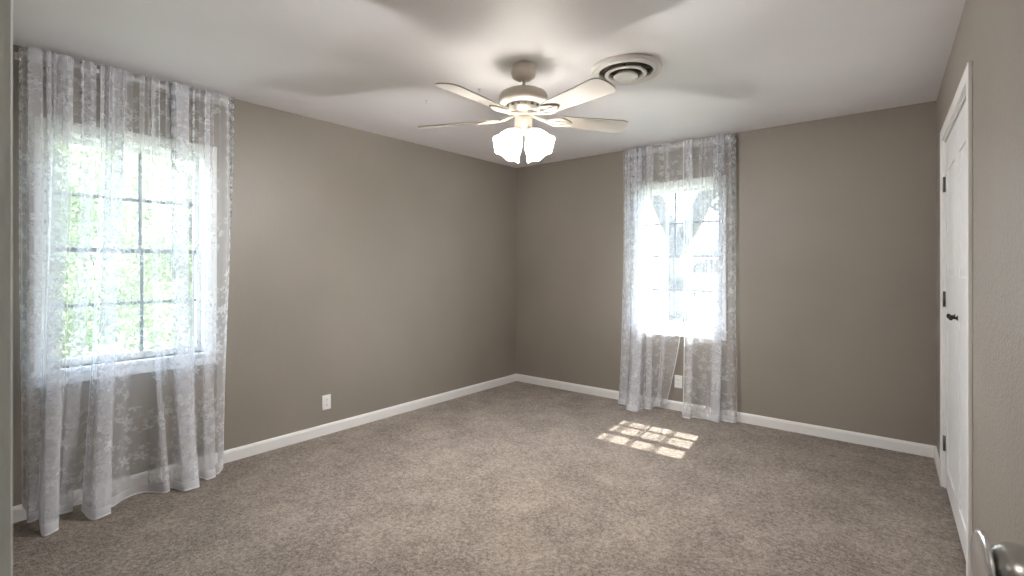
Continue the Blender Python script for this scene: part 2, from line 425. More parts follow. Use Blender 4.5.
# ------------------------------------------------------------------ lace curtains
def interp(keys, u, j):
    if u <= keys[0][0]: return keys[0][j]
    for i in range(len(keys) - 1):
        a, c = keys[i], keys[i + 1]
        if u <= c[0]:
            p = keys[i - 1] if i > 0 else a; q = keys[i + 2] if i + 2 < len(keys) else c
            t = (u - a[0]) / (c[0] - a[0]); dx = c[0] - a[0]
            m0 = (c[j] - p[j]) / max(c[0] - p[0], 1e-6) * dx; m1 = (q[j] - a[j]) / max(q[0] - a[0], 1e-6) * dx
            t2, t3 = t * t, t * t * t
            return (2 * t3 - 3 * t2 + 1) * a[j] + (t3 - 2 * t2 + t) * m0 + (-2 * t3 + 3 * t2) * c[j] + (t3 - t2) * m1
    return keys[-1][j]
def folds(points):
    """points along the cloth: ('p', s_top, h_top, s_bot, h_bot, z_bot) or a folded column
    ('c', s_top, half_top, s_bot, half_bot, layers, h_bot, z_bot, dh_bot) where the cloth doubles back on itself"""
    P = []
    for q in points:
        if q[0] == 'p': P.append(q[1:])
        else:
            _, st, wt, sb, wb, n, hb, zb, dh = q
            for k in range(n + 1):
                sg = -1 if k % 2 == 0 else 1
                o = (k / n - 0.5)
                P.append((st + sg * wt, 0.088 + o * 0.016, sb + sg * wb * (1 - 0.25 * abs(o)), max(0.03, hb - o * dh), zb))
    cum = [0.0]
    for a, c in zip(P, P[1:]):
        lt = math.hypot(c[0] - a[0], c[1] - a[1]); lb = math.hypot(c[2] - a[2], c[3] - a[3])
        cum.append(cum[-1] + max(0.012, 0.5 * (lt + lb)))
    L = cum[-1]
    return [(u / L, *q) for u, q in zip(cum, P)], L
def curtain(fmap, points, seed, power, n_top, label, group, scallop=(1, 1)):
    rnd = random.Random(seed)
    keys, width = folds(points)
    NU, NV = 700, 150
    ZT = 2.418; fabh = 2.5; per = 0.08
    span = keys[-1][1] - keys[0][1]
    cum = [0.0]
    for i in range(n_top): cum.append(cum[-1] + rnd.uniform(0.35, 1.65))
    cum = [c / cum[-1] for c in cum]; amp = [rnd.uniform(0.4, 1.25) for _ in range(n_top + 1)]
    w1, w2 = rnd.uniform(0, 6), rnd.uniform(0, 6)
    def pleat(f):
        f = min(1, max(0, f))
        for i in range(n_top):
            if f <= cum[i + 1] or i == n_top - 1:
                g = (f - cum[i]) / (cum[i + 1] - cum[i]); return 2 * math.pi * (i + g), amp[i] * (1 - g) + amp[i + 1] * g
    bm = bmesh.new(); uvl = bm.loops.layers.uv.new('fabric')
    grid = []; data = {}
    for j in range(NV + 1):
        v = j / NV; row = []
        w = max(0.0, (v - 0.05) / 0.95) ** power
        wh = max(0.0, (v - 0.25) / 0.75) ** (power + 0.7)
        sc = 0.021 * (1 - abs(math.sin(math.pi * (ZT - v * ZT) / per))) / width
        f1 = (1 - v) ** 1.7
        for i in range(NU + 1):
            u = i / NU
            u2 = sc * scallop[0] + (1 - sc * (scallop[0] + scallop[1])) * u
            z = ZT - v * (ZT - max(0.005, interp(keys, u2, 5)))
            s = interp(keys, u2, 1) * (1 - w) + interp(keys, u2, 3) * w
            h = interp(keys, u2, 2) * (1 - wh) + interp(keys, u2, 4) * wh
            e = min(1.0, min(u2, 1 - u2) / 0.03)
            ph, a1 = pleat(u2)                     # small gathers on the rod
            A1 = 0.0115 * a1 * f1 * e
            h += A1 * math.sin(ph); s += 0.9 * A1 * math.sin(2 * ph + 0.4)
            m = 4 * v * (1 - v) * e                # slow drifting of the hanging cloth
            h += 0.006 * m * math.sin(u2 * width * 22 + w1 + 2 * v) + 0.004 * v * e * math.sin(u2 * width * 47 + w2 - 3 * v)
            s += 0.004 * m * math.sin(u2 * width * 13 + w2 + 4 * v)
            if v < 0.02: h += 0.004 * math.sin(ph * 2); z += 0.004 * math.sin(ph)
            h = max(h, 0.022 if z < 0.1 else 0.006)
            if 0.62 < z < 2.12: h = max(h, 0.04)
            if v > 0.985: z = max(0.004, z + 0.005 * (math.sin(u2 * width * 40 + w1) - 0.4))
            vt = bm.verts.new((s, h, z)); row.append(vt)
            data[vt] = (u2 * width, v * fabh, min(u, 1 - u) * width, (1 - v) * fabh)
        grid.append(row)
    for j in range(NV):
        for i in range(NU):
            f = bm.faces.new((grid[j][i], grid[j][i + 1], grid[j + 1][i + 1], grid[j + 1][i])); f.smooth = True
            for l in f.loops: l[uvl].uv = data[l.vert][:2]
    bm.verts.index_update()
    ed = [data[v][2] for v in bm.verts]; hm = [data[v][3] for v in bm.verts]; hd = [data[v][1] for v in bm.verts]
    for v in bm.verts: v.co = Vector(fmap(*v.co))
    o0 = Vector(fmap(keys[0][1] + span / 2, 0.09, 0.0))
    for v in bm.verts: v.co -= o0
    me = bpy.data.meshes.new('lace_curtain'); bm.to_mesh(me); bm.free(); me.materials.append(M_lace)
    for nm, arr in (('edge', ed), ('hem', hm), ('head', hd)):
        at_ = me.attributes.new(nm, 'FLOAT', 'POINT'); at_.data.foreach_set('value', arr)
    return tag(link('lace_curtain', me, None, o0), label, 'curtain', group)
G1, G2 = 'lace curtains on the left window', 'lace curtains on the street window'
curtain(left_map, [('p', .396, .012, .395, .04, .10), ('p', .392, .062, .398, .08, .09), ('p', .408, .086, .405, .10, .08),
                   ('c', .445, .026, .425, .022, 3, .13, .03, .05), ('c', .545, .030, .468, .032, 5, .27, .008, .09),
                   ('p', .59, .086, .51, .15, .04), ('c', .645, .024, .553, .028, 3, .12, .02, .05), ('p', .69, .082, .60, .10, .05), ('p', .735, .074, .645, .08, .06)],
        11, 1.8, 13, 'white floral lace curtain panel at the far left, nearest the doorway', G1)
curtain(left_map, [('p', .700, .104, .610, .15, .012), ('c', .770, .036, .668, .040, 5, .265, .008, .09), ('p', .83, .088, .735, .20, .008),
                   ('p', .87, .088, .80, .14, .006), ('p', .90, .088, .90, .15, .006), ('c', .945, .014, .985, .016, 3, .20, .008, .05), ('p', .985, .088, 1.02, .20, .008),
                   ('c', 1.085, .042, 1.085, .044, 5, .26, .008, .09), ('p', 1.16, .088, 1.155, .15, .01), ('c', 1.245, .028, 1.215, .032, 3, .19, .008, .05),
                   ('p', 1.31, .088, 1.27, .18, .01), ('p', 1.370, .084, 1.31, .14, .02), ('p', 1.392, .062, 1.318, .09, .04), ('p', 1.388, .012, 1.31, .05, .05)],
        12, 1.8, 25, 'wide white floral lace curtain panel beside the bare taupe wall', G1, (0, 1))
curtain(back_map, [('p', -2.211, .012, -2.25, .05, .02), ('p', -2.215, .062, -2.255, .08, .02), ('p', -2.193, .086, -2.235, .10, .015),
                   ('c', -2.150, .030, -2.175, .040, 3, .15, .008, .06), ('c', -2.060, .040, -2.020, .055, 5, .25, .006, .10), ('p', -2.0, .088, -1.955, .21, .006),
                   ('c', -1.935, .030, -1.930, .032, 3, .13, .008, .06), ('p', -1.87, .088, -1.90, .10, .02), ('p', -1.82, .088, -1.875, .08, .03),
                   ('c', -1.765, .014, -1.850, .016, 3, .09, .04, .04), ('p', -1.66, .088, -1.83, .07, .05), ('p', -1.550, .088, -1.79, .06, .06)],
        13, 2.6, 25, 'white lace curtain panel of the street window with curving bottom, nearer the room corner', G2, (1, 0))
curtain(back_map, [('p', -1.620, .098, -1.585, .21, .006), ('c', -1.570, .020, -1.545, .024, 3, .19, .006, .05), ('p', -1.50, .088, -1.49, .15, .006), ('p', -1.42, .088, -1.42, .12, .006),
                   ('c', -1.325, .036, -1.340, .040, 5, .12, .008, .08), ('p', -1.27, .088, -1.27, .09, .01), ('p', -1.225, .084, -1.20, .10, .008), ('p', -1.205, .062, -1.180, .07, .01), ('p', -1.209, .012, -1.185, .04, .01)],
        14, 1.7, 17, 'narrow white lace curtain panel of the street window with scalloped edge, nearer the closet', G2, (0, 1))

# ------------------------------------------------------------------ wall outlets
def outlet(fmap, s, z, label):
    root = thing('wall_outlet', fmap(s, 0, z - 0.057), label, 'outlet', 'wall outlets')
    b = MB(fmap); b.box((s - 0.036, 0, z - 0.057), (s + 0.036, 0.006, z + 0.057), 0.0025); b.build('cover_plate', M_plate, root)
    for dz in (-0.0195, 0.0195):
        b = MB(fmap); b.box((s - 0.0165, 0.004, z + dz - 0.014), (s + 0.0165, 0.0085, z + dz + 0.014), 0.0025); rc = b.build('receptacle', M_plate, root)
        b = MB(fmap)
        for dx in (-0.006, 0.006): b.box((s + dx - 0.0011, 0.006, z + dz - 0.002), (s + dx + 0.0011, 0.0089, z + dz + 0.007))
        b.box((s - 0.002, 0.006, z + dz - 0.010), (s + 0.002, 0.0089, z + dz - 0.006)); b.build('slot', M_slot, rc)
    b = MB(fmap); b.lathe([(0, 0.0078), (0.0022, 0.0076), (0.003, 0.006), (0.003, 0.004)], Matrix(((1, 0, 0, s), (0, 0, 1, 0), (0, 1, 0, z), (0, 0, 0, 1))), 12); b.build('screw', M_chrome, root)
outlet(left_map, 2.108, 0.250, 'white duplex wall outlet low on the long left wall')
outlet(back_map, -1.700, 0.262, 'white duplex wall outlet half hidden between the two lace panels below the street window')

# ------------------------------------------------------------------ closet: casing and two doors
b = MB(right_map); c0, c1 = CL
for (x0, x1) in ((c0 - 0.058, c0 + 0.002), (c1 - 0.002, c1 + 0.058)): b.box((x0, 0, 0), (x1, 0.015, 2.112), 0.003)
b.box((c0 + 0.002, 0, 2.05), (c1 - 0.002, 0.015, 2.112), 0.003)
b.box((c0, -0.118, 0), (c0 + 0.012, 0, 2.05)); b.box((c1 - 0.012, -0.118, 0), (c1, 0, 2.05)); b.box((c0 + 0.012, -0.118, 2.04), (c1 - 0.012, 0, 2.052))
tag(b.build('trim_1', M_trim), 'white wooden casing around the closet doors', 'trim', kind='structure')
def closet_door(name, s0, s1, hinge_s, knob_s, label):
    z0, z1, hf, hb = 0.018, 2.034, -0.006, -0.040
    root = tag(link(name, None, None, Vector(right_map((s0 + s1) / 2, (hf + hb) / 2, z0))), label, 'door', kind='structure')
    b = MB(right_map); b.box((s0, hb, z0), (s1, hf - 0.008, z1))
    st = 0.095; rails = [(z0, 0.14), (1.045, 1.25), (1.86, z1)]
    b.box((s0, hb, z0), (s0 + st, hf, z1), 0.002); b.box((s1 - st, hb, z0), (s1, hf, z1), 0.002)
    for za, zb in rails: b.box((s0 + st - 0.001, hb, za), (s1 - st + 0.001, hf, zb), 0.002)
    b.build('leaf', M_door, root)
    for za, zb in ((0.14, 1.045), (1.25, 1.86)):
        b = MB(right_map); t = bmesh.new(); x0, x1 = s0 + st + 0.012, s1 - st - 0.012; y0, y1 = za + 0.012, zb - 0.012; e = 0.035
        lo = [t.verts.new(p) for p in ((x0, hf - 0.0085, y0), (x1, hf - 0.0085, y0), (x1, hf - 0.0085, y1), (x0, hf - 0.0085, y1))]
        hi = [t.verts.new(p) for p in ((x0 + e, hf - 0.001, y0 + e), (x1 - e, hf - 0.001, y0 + e), (x1 - e, hf - 0.001, y1 - e), (x0 + e, hf - 0.001, y1 - e))]
        for k in range(4): t.faces.new((lo[k], lo[(k + 1) % 4], hi[(k + 1) % 4], hi[k]))
        t.faces.new(hi); bmesh.ops.recalc_face_normals(t, faces=t.faces); b._add(t)
        b.build('raised_panel', M_door, root)
    for z in (0.265, 1.115, 1.79):
        b = MB(right_map); hs = hinge_s
        b.tube([(hs, 0.000, z - 0.045), (hs, 0.000, z + 0.045)], 0.006, 10)
        d = 0.016 if hinge_s < (s0 + s1) / 2 else -0.016
        b.box((min(hs, hs + d), -0.008, z - 0.042), (max(hs, hs + d), -0.003, z + 0.042)); b.build('hinge', M_hinge, root)
    b = MB(right_map)
    mt = Matrix(((1, 0, 0, knob_s), (0, 0, 1, hf), (0, 1, 0, 1.055), (0, 0, 0, 1)))
    b.lathe([(0.0, 0.034), (0.008, 0.033), (0.013, 0.028), (0.012, 0.022), (0.006, 0.017), (0.0055, 0.006), (0.012, 0.003), (0.013, 0.0)], mt, 20)
    b.build('knob', M_dark, root)
mid = (c0 + c1) / 2
closet_door('door_1', c0 + 0.014, mid - 0.002, c0 + 0.013, mid - 0.055, 'white panelled closet door leaf nearer the far corner')
closet_door('door_2', mid + 0.002, c1 - 0.014, c1 - 0.013, mid + 0.055, 'white panelled closet door leaf nearer the doorway')

# ------------------------------------------------------------------ entry doorway and its open door
b = MB(); 
b.box((-0.475, FY - 0.125, 0), (-0.452, FY + 0.0, 2.06)); 
b.box((-0.52, FY, 0), (-0.4490, FY + 0.0162, 2.12), 0.004); b.box((-0.466, FY - 0.07, 0), (-0.4485, FY - 0.03, 2.06), 0.002)
tag(b.build('trim_2', M_cased), 'pale blurred doorway trim at the left edge beside the lace curtain', 'trim', kind='structure')
hx, hy, ex, ey = 0.222, 0.05, 0.110, 0.765            # hinge line and free edge of the open leaf
du = Vector((ex - hx, ey - hy, 0)).normalized(); dn = Vector((-du.y, du.x, 0))   # dn points into the room
def leaf_map(s, h, z): p = Vector((hx, hy, 0)) + du * s + dn * h; return (p.x, p.y, z)
wd = math.hypot(ex - hx, ey - hy)
root = tag(link('door_3', None, None, Vector((hx, hy, 0.015))), 'open entry door whose metal knob shows at the lower right corner', 'door', kind='structure')
b = MB(leaf_map); b.box((0, -0.035, 0.015), (wd, 0, 2.03), 0.002); b.build('leaf', M_door, root)
ks, kz = wd - 0.058, 1.0
def knob_m(h): return Matrix(((1, 0, 0, ks), (0, 0, 1, h), (0, 1, 0, kz), (0, 0, 0, 1)))
b = MB(leaf_map); b.lathe([(0.0, 0.004), (0.012, 0.004), (0.012, 0.012), (0.017, 0.018), (0.0245, 0.025), (0.0275, 0.034), (0.0280, 0.044), (0.0262, 0.053), (0.021, 0.060), (0.012, 0.064), (0, 0.065)], knob_m(0), 48)
kn = b.build('door_knob', M_nickel, root)
b = MB(leaf_map); b.lathe([(0.0, 0.0005), (0.033, 0.0005), (0.033, 0.003), (0.029, 0.007), (0.014, 0.009), (0.0, 0.009)], knob_m(0), 40); b.build('rose', M_rose, kn)
b = MB(leaf_map); b.lathe([(0, 0.0635), (0.012, 0.0635), (0.024, 0.066), (0.034, 0.069), (0.0345, 0.071), (0.030, 0.0735), (0, 0.0735)], knob_m(0), 48); b.build('knob_face', M_rose, kn)

# ------------------------------------------------------------------ ceiling fan
FX, FYC = -1.735, 2.23
fan = thing('ceiling_fan', (FX, FYC, H), 'cream five-blade ceiling fan with lit tulip glass shades', 'ceiling fan')
T = Matrix.Translation((FX, FYC, 0))
b = MB(); b.lathe([(0, 2.4395), (0.066, 2.4395), (0.069, 2.43), (0.069, 2.395), (0.064, 2.375), (0.045, 2.362), (0.02, 2.358), (0, 2.358)], T); b.build('canopy', M_fan, fan)
b = MB(); b.lathe([(0, 2.36), (0.011, 2.36), (0.011, 2.30), (0, 2.30)], T, 20); b.build('downrod', M_fan, fan)
b = MB(); b.lathe([(0, 2.312), (0.03, 2.312), (0.05, 2.305), (0.10, 2.296), (0.128, 2.282), (0.137, 2.265), (0.138, 2.235), (0.132, 2.222), (0.115, 2.214), (0, 2.214)], T, 56); b.build('motor_housing', M_fan, fan)
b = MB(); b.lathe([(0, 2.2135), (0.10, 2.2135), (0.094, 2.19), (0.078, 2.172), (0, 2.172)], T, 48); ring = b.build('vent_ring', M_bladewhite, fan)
for k in range(16):
    b = MB(); a = 2 * math.pi * k / 16
    m = T @ Matrix.Rotation(a, 4, 'Z') @ Matrix.Translation((0.0965, 0, 2.2015)) @ Matrix.Rotation(R(14), 4, 'Y')
    t = bmesh.new(); bmesh.ops.create_cube(t, size=1.0)
    for v in t.verts: v.co = m @ Vector((v.co.x * 0.006, v.co.y * 0.014, v.co.z * 0.012))
    b._add(t); b.build('vent_slot', M_slot, ring)
b = MB(); b.lathe([(0, 2.172), (0.05, 2.172), (0.052, 2.158), (0.045, 2.15), (0, 2.15)], T, 40); b.build('flywheel', M_fan, fan)
b = MB(); b.lathe([(0, 2.150), (0.047, 2.150), (0.050, 2.142), (0.050, 2.085), (0.045, 2.070), (0.030, 2.058), (0.012, 2.052), (0, 2.052)], T, 40); b.build('switch_housing', M_fan, fan)
BZ = 2.148
def blade_outline():
    pts = []; L0, L1 = 0.205, 0.655
    w0, w1 = 0.052, 0.074
    pts.append((L0, -w0)); 
    pts.append((L1 - 0.05, -w1))
    for k in range(1, 8):
        a = -math.pi / 2 + math.pi * k / 8
        pts.append((L1 - 0.05 + 0.05 * math.cos(a), w1 * (math.copysign(abs(math.sin(a)) ** 0.75, math.sin(a)))))
    pts.append((L1 - 0.05, w1)); pts.append((L0, w0)); pts.append((L0 - 0.018, w0 - 0.02)); pts.append((L0 - 0.018, -w0 + 0.02))
    return pts
for k in range(5):
    a = R(-87 + 72 * k)
    m = T @ Matrix.Rotation(a, 4, 'Z') @ Matrix.Translation((0, 0, BZ)) @ Matrix.Rotation(R(-13), 4, 'X')
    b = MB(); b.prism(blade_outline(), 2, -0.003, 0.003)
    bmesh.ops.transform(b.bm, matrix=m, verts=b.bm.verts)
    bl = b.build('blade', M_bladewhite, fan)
    # openwork blade iron under the blade
    b = MB(); m2 = T @ Matrix.Rotation(a, 4, 'Z') @ Matrix.Translation((0, 0, BZ))
    b.tube([(0.045, 0, 0.018), (0.08, 0, 0.010), (0.12, 0, -0.004), (0.15, 0, -0.008)], [0.011, 0.010, 0.009, 0.009], 10)
    for sgn in (-1, 1):
        b.tube([(0.145, 0, -0.008)] + [(0.145 + 0.145 * q, sgn * 0.042 * math.sin(math.pi * min(1, q * 0.93) ** 0.8), -0.008 - sgn * 0.009 * math.sin(math.pi * q)) for q in (0.1, 0.25, 0.4, 0.55, 0.7, 0.85, 1.0)], 0.006, 8)
    b.tube([(0.15, 0, -0.008), (0.2, 0, -0.007), (0.29, 0, -0.006)], 0.005, 8)
    bmesh.ops.transform(b.bm, matrix=m2, verts=b.bm.verts)
    iron = b.build('blade_iron', M_bladewhite, bl)
# four tulip shades on short arms
view_a = math.atan2(math.cos(R(39.2)), -math.sin(R(39.2)))
lamps = []
for k in range(4):
    a = view_a + R(45 + 90 * k)
    ca, sa = math.cos(a), math.sin(a)
    tilt = R(40)
    ax = Vector((ca * math.sin(tilt), sa * math.sin(tilt), -math.cos(tilt)))
    base = Vector((FX + ca * 0.036, FYC + sa * 0.036, 2.080))
    rot = ax.to_track_quat('Z', 'Y').to_matrix().to_4x4()
    m = Matrix.Translation(base) @ rot
    b = MB(); b.lathe([(0, -0.01), (0.014, -0.01), (0.016, 0.01), (0.024, 0.02), (0.025, 0.042), (0, 0.042)], m, 24); hold = b.build('lamp_holder', M_fan, fan)
    def wob(i, ang, r, z):
        q = max(0, (z - 0.10) / 0.06); q = min(1, q)
        return r * (1 + 0.035 * q * math.cos(6 * ang)), z + 0.005 * q * math.cos(6 * ang)
    prof = [(0.024, 0.030), (0.035, 0.045), (0.051, 0.065), (0.061, 0.088), (0.067, 0.110), (0.070, 0.130), (0.077, 0.148), (0.083, 0.156)]
    inner = [(r - 0.003, z) for r, z in prof[::-1]]
    b = MB(); b.lathe(prof + inner, m, 48, wob=wob); sh = b.build('lamp_shade', M_shade, hold)
    b = MB(); b.lathe([(0, 0.115), (0.012, 0.111), (0.02, 0.098), (0.022, 0.084), (0.016, 0.066), (0.012, 0.044), (0, 0.044)], m, 20); b.build('bulb', M_bulb, hold)
    ld = bpy.data.lights.new('bulb_light', 'POINT'); ld.energy = LAMP_W; ld.color = (1, 0.97, 0.955); ld.shadow_soft_size = 0.024
    lo = bpy.data.objects.new('bulb_light', ld); COL.objects.link(lo); lo.location = m @ Vector((0, 0, 0.136))
for dx, zl in ((0.028, 1.965), (-0.02, 1.99)):
    p = Vector((FX, FYC, 0)) + Vector((math.cos(view_a + math.pi + dx * 12), math.sin(view_a + math.pi + dx * 12), 0)) * 0.049
    b = MB(); b.tube([(p.x, p.y, 2.10), (p.x, p.y, zl)], 0.0014, 6); b.lathe([(0, zl), (0.004, zl - 0.003), (0.005, zl - 0.012), (0, zl - 0.02)], Matrix.Translation((p.x, p.y, 0)), 12); b.build('pull_chain', M_fan, fan)

# ------------------------------------------------------------------ round ceiling diffuser
VX, VY = -1.302, 2.625
vent = thing('ceiling_vent', (VX, VY, H), 'round white ceiling air diffuser with stepped rings', 'air vent')
T = Matrix.Translation((VX, VY, 0))
b = MB(); b.lathe([(0.194, 2.4395), (0.197, 2.436), (0.197, 2.412), (0.194, 2.409), (0.188, 2.412), (0.170, 2.426), (0.168, 2.426), (0.157, 2.414), (0.153, 2.413), (0.150, 2.419), (0.150, 2.4395)], T, 64, closed=True); b.build('outer_ring', M_ventwhite, vent)
b = MB(); b.lathe([(0, 2.439), (0.151, 2.439), (0.151, 2.437), (0, 2.437)], T, 48); b.build('duct_shade_disc', M_ventdark, vent)  # flat disc under the ceiling; the duct's shade is put into its dark colour
b = MB(); b.lathe([(0.094, 2.428), (0.118, 2.406), (0.119, 2.402), (0.108, 2.396), (0.094, 2.402), (0.090, 2.426)], T, 56, closed=True); b.build('middle_ring', M_ventwhite, vent)
b = MB(); b.lathe([(0, 2.415), (0.05, 2.411), (0.070, 2.393), (0.069, 2.388), (0.05, 2.383), (0, 2.381)], T, 48); b.build('center_cone', M_ventwhite, vent)
b = MB()
for a in (0.4, 0.4 + math.pi / 2, 0.4 + math.pi, 0.4 + 1.5 * math.pi):
    b.tube([(VX + 0.03 * math.cos(a), VY + 0.03 * math.sin(a), 2.410), (VX + 0.148 * math.cos(a), VY + 0.143 * math.sin(a), 2.422)], 0.004, 8)
b.build('spoke', M_ventdark, vent)

# small hooks left in the ceiling
for (x, y, m, lab) in ((-2.39, 0.607, M_dark, 'tiny dark screw hook in the ceiling nearest the left window'), (-2.607, 2.275, M_fan, 'tiny pale hook in the ceiling farther from the fan toward the left wall'), (-2.18, 2.34, M_fan, 'tiny pale hook in the ceiling right beside the fan blades')):
    b = MB(); b.lathe([(0, H - 0.001), (0.009, H - 0.001), (0.007, H - 0.005), (0, H - 0.006)], Matrix.Translation((x, y, 0)), 14)
    b.tube([(x, y, H - 0.004), (x, y, H - 0.016), (x + 0.006, y, H - 0.022), (x + 0.011, y, H - 0.017)], 0.002, 8)
    tag(b.build('ceiling_hook', m), lab, 'hook', 'ceiling hooks')

# ------------------------------------------------------------------ fill lamp added out of view behind the camera
hl = thing('added_fill_lamp', (-0.3, -0.85, H), 'unseen frosted dome lamp added on the hall ceiling as fill light', 'lamp')
T = Matrix.Translation((-0.3, -0.85, 0))
b = MB(); b.lathe([(0, H - 0.0005), (0.13, H - 0.0005), (0.13, H - 0.02), (0, H - 0.02)], T); b.build('fill_lamp_base', M_fan, hl)
b = MB(); b.lathe([(0.12, H - 0.02), (0.115, H - 0.05), (0.08, H - 0.085), (0, H - 0.10)], T); b.build('lamp_shade', M_shade, hl)
ld = bpy.data.lights.new('fill_light', 'POINT'); ld.energy = FILL_W; ld.color = (1, 0.95, 0.88); ld.shadow_soft_size = 0.08
lo = bpy.data.objects.new('fill_light', ld); COL.objects.link(lo); lo.location = (-0.3, -0.85, H - 0.16)

# ------------------------------------------------------------------ outside
GZ = -0.45
b = MB(); b.box((-60, -20, GZ - 0.2), (40, 16.5, GZ)); b.box((-60, 27.5, GZ - 0.2), (40, 70, GZ)); tag(b.build('lawn', M_lawn), 'lawn outside the house', 'lawn', kind='structure')
b = MB(); b.box((-60, 16.5, GZ - 0.2), (40, 27.5, GZ - 0.02)); tag(b.build('road', M_road), 'pale sunlit concrete street outside the far window', 'street', kind='structure')
b = MB(); b.box((LX - 0.75, -1.6, H + 0.1), (1.2, BY + 0.62, H + 0.22)); b.box((LX - 0.75, BY + 0.58, H - 0.06), (1.2, BY + 0.62, H + 0.1))
tag(b.build('roof', M_trim), 'white roof eave over the windows', 'roof', kind='structure')

def tree(name, x, y, trunk_h, crowns, nleaf, lsize, m, label, trunk_r=0.07, group=None):
    rnd = random.Random(int(abs(x * 100) + abs(y * 37)))
    root = thing(name, (x, y, GZ), label, 'tree', group)
    b = MB(); b.tube([(x, y, GZ - 0.02), (x + 0.03, y + 0.02, GZ + trunk_h * 0.5), (x, y, GZ + trunk_h)], [trunk_r, trunk_r * 0.8, trunk_r * 0.55], 10)
    for (cx, cyy, cz, rx, ry, rz) in crowns: b.tube([(x, y, GZ + trunk_h * 0.6), ((x + cx) / 2, (y + cyy) / 2, (cz + GZ + trunk_h) / 2), (cx, cyy, cz)], [trunk_r * 0.5, trunk_r * 0.3, trunk_r * 0.12], 8)
    b.build('trunk', M_bark, root)
    verts, faces = [], []; o0 = Vector(root['_org'])
    tot = sum(c[3] * c[4] * c[5] for c in crowns)
    for (cx, cyy, cz, rx, ry, rz) in crowns:
        for _ in range(int(nleaf * rx * ry * rz / tot)):
            d = Vector((rnd.gauss(0, 1), rnd.gauss(0, 1), rnd.gauss(0, 1))).normalized() * rnd.uniform(0.25, 1) ** 0.5
            p = Vector((cx + d.x * rx, cyy + d.y * ry, cz + d.z * rz)) - o0
            n = Vector((rnd.gauss(0, 1), rnd.gauss(0, 1), rnd.gauss(0.4, 1))).normalized(); t1 = n.orthogonal().normalized()
            t1 = Matrix.Rotation(rnd.uniform(0, 6.28), 3, n) @ t1; t2 = n.cross(t1); L = lsize * rnd.uniform(0.7, 1.3); Wd = L * 0.45
            k = len(verts); fold = n * (L * 0.12)
            verts += [p - t1 * L * 0.5, p + t2 * Wd * 0.5 + fold, p + t1 * L * 0.5, p - t2 * Wd * 0.5 + fold]
            faces += [(k, k + 1, k + 2), (k, k + 2, k + 3)]
    me = bpy.data.meshes.new('foliage'); me.from_pydata([tuple(v) for v in verts], [], faces); me.materials.append(m)
    link('foliage', me, root, o0)
    return root
TG = 'trees outside the left window'
tree('leafy_tree', -7.2, 0.6, 2.6, [(-7.2, 0.6, 2.1, 0.85, 0.85, 1.2), (-7.2, 0.7, 0.8, 0.85, 0.8, 0.9)], 8000, 0.085, M_leaf, 'leafy green tree outside the left window, on its doorway side', group=TG)
tree('leafy_tree', -7.6, 2.45, 3.0, [(-7.6, 2.45, 2.3, 0.9, 0.9, 1.3), (-7.6, 2.4, 0.8, 0.9, 0.85, 0.95)], 9000, 0.085, M_leaf2, 'yellow-green leafy tree outside the middle of the left window', group=TG)
tree('leafy_tree', -9.9, 4.6, 3.0, [(-9.9, 4.6, 2.5, 1.2, 1.2, 1.5), (-9.9, 4.4, 0.8, 1.1, 1.1, 1.1)], 9000, 0.09, M_leaf, 'leafy green tree outside the left window, on its wall side', group=TG)
tree('leafy_tree', -12.4, 1.5, 4.5, [(-12.4, 1.5, 3.4, 1.5, 2.2, 2.2), (-12.2, 2.4, 1.2, 1.4, 1.3, 1.4), (-12.3, 0.2, 1.2, 1.4, 1.4, 1.4)], 22000, 0.13, M_leaf2, 'tall leafy tree farther back outside the left window', 0.12, group=TG)

# forked tree in front of the street window
fx, fy = -3.05, 8.05
ft = thing('forked_tree', (fx, fy, GZ), 'grey forked tree trunk outside the street window', 'tree')
b = MB(); z0 = GZ - 0.03
b.tube([(fx + 0.02, fy, z0), (fx, fy, 0.4), (fx - 0.02, fy, 1.2), (fx, fy, 1.75), (fx - 0.02, fy, 1.95)], [0.24, 0.17, 0.155, 0.17, 0.12], 16)
b.tube([(fx, fy, 1.65), (fx - 0.2, fy + 0.02, 2.05), (fx - 0.40, fy, 2.5), (fx - 0.62, fy + 0.05, 3.3), (fx - 1.0, fy, 4.6)], [0.13, 0.125, 0.115, 0.10, 0.06], 14)
b.tube([(fx, fy, 1.65), (fx + 0.25, fy, 2.05), (fx + 0.45, fy - 0.03, 2.45), (fx + 0.65, fy, 3.1), (fx + 1.1, fy + 0.1, 4.6)], [0.13, 0.14, 0.13, 0.115, 0.07], 14)
b.tube([(fx + 0.5, fy, 2.55), (fx + 0.6, fy + 0.3, 2.5), (-2.88, 8.7, 2.41), (-2.58, 8.9, 2.36)], [0.04, 0.025, 0.016, 0.008], 8)
b.tube([(fx + 0.45, fy, 2.3), (fx + 0.9, fy - 0.1, 2.02), (fx + 1.4, fy - 0.1, 1.88)], [0.03, 0.018, 0.008], 8)
b.build('trunk', M_bark, ft)
verts, faces = [], []; rnd = random.Random(5); o0 = Vector(ft['_org'])
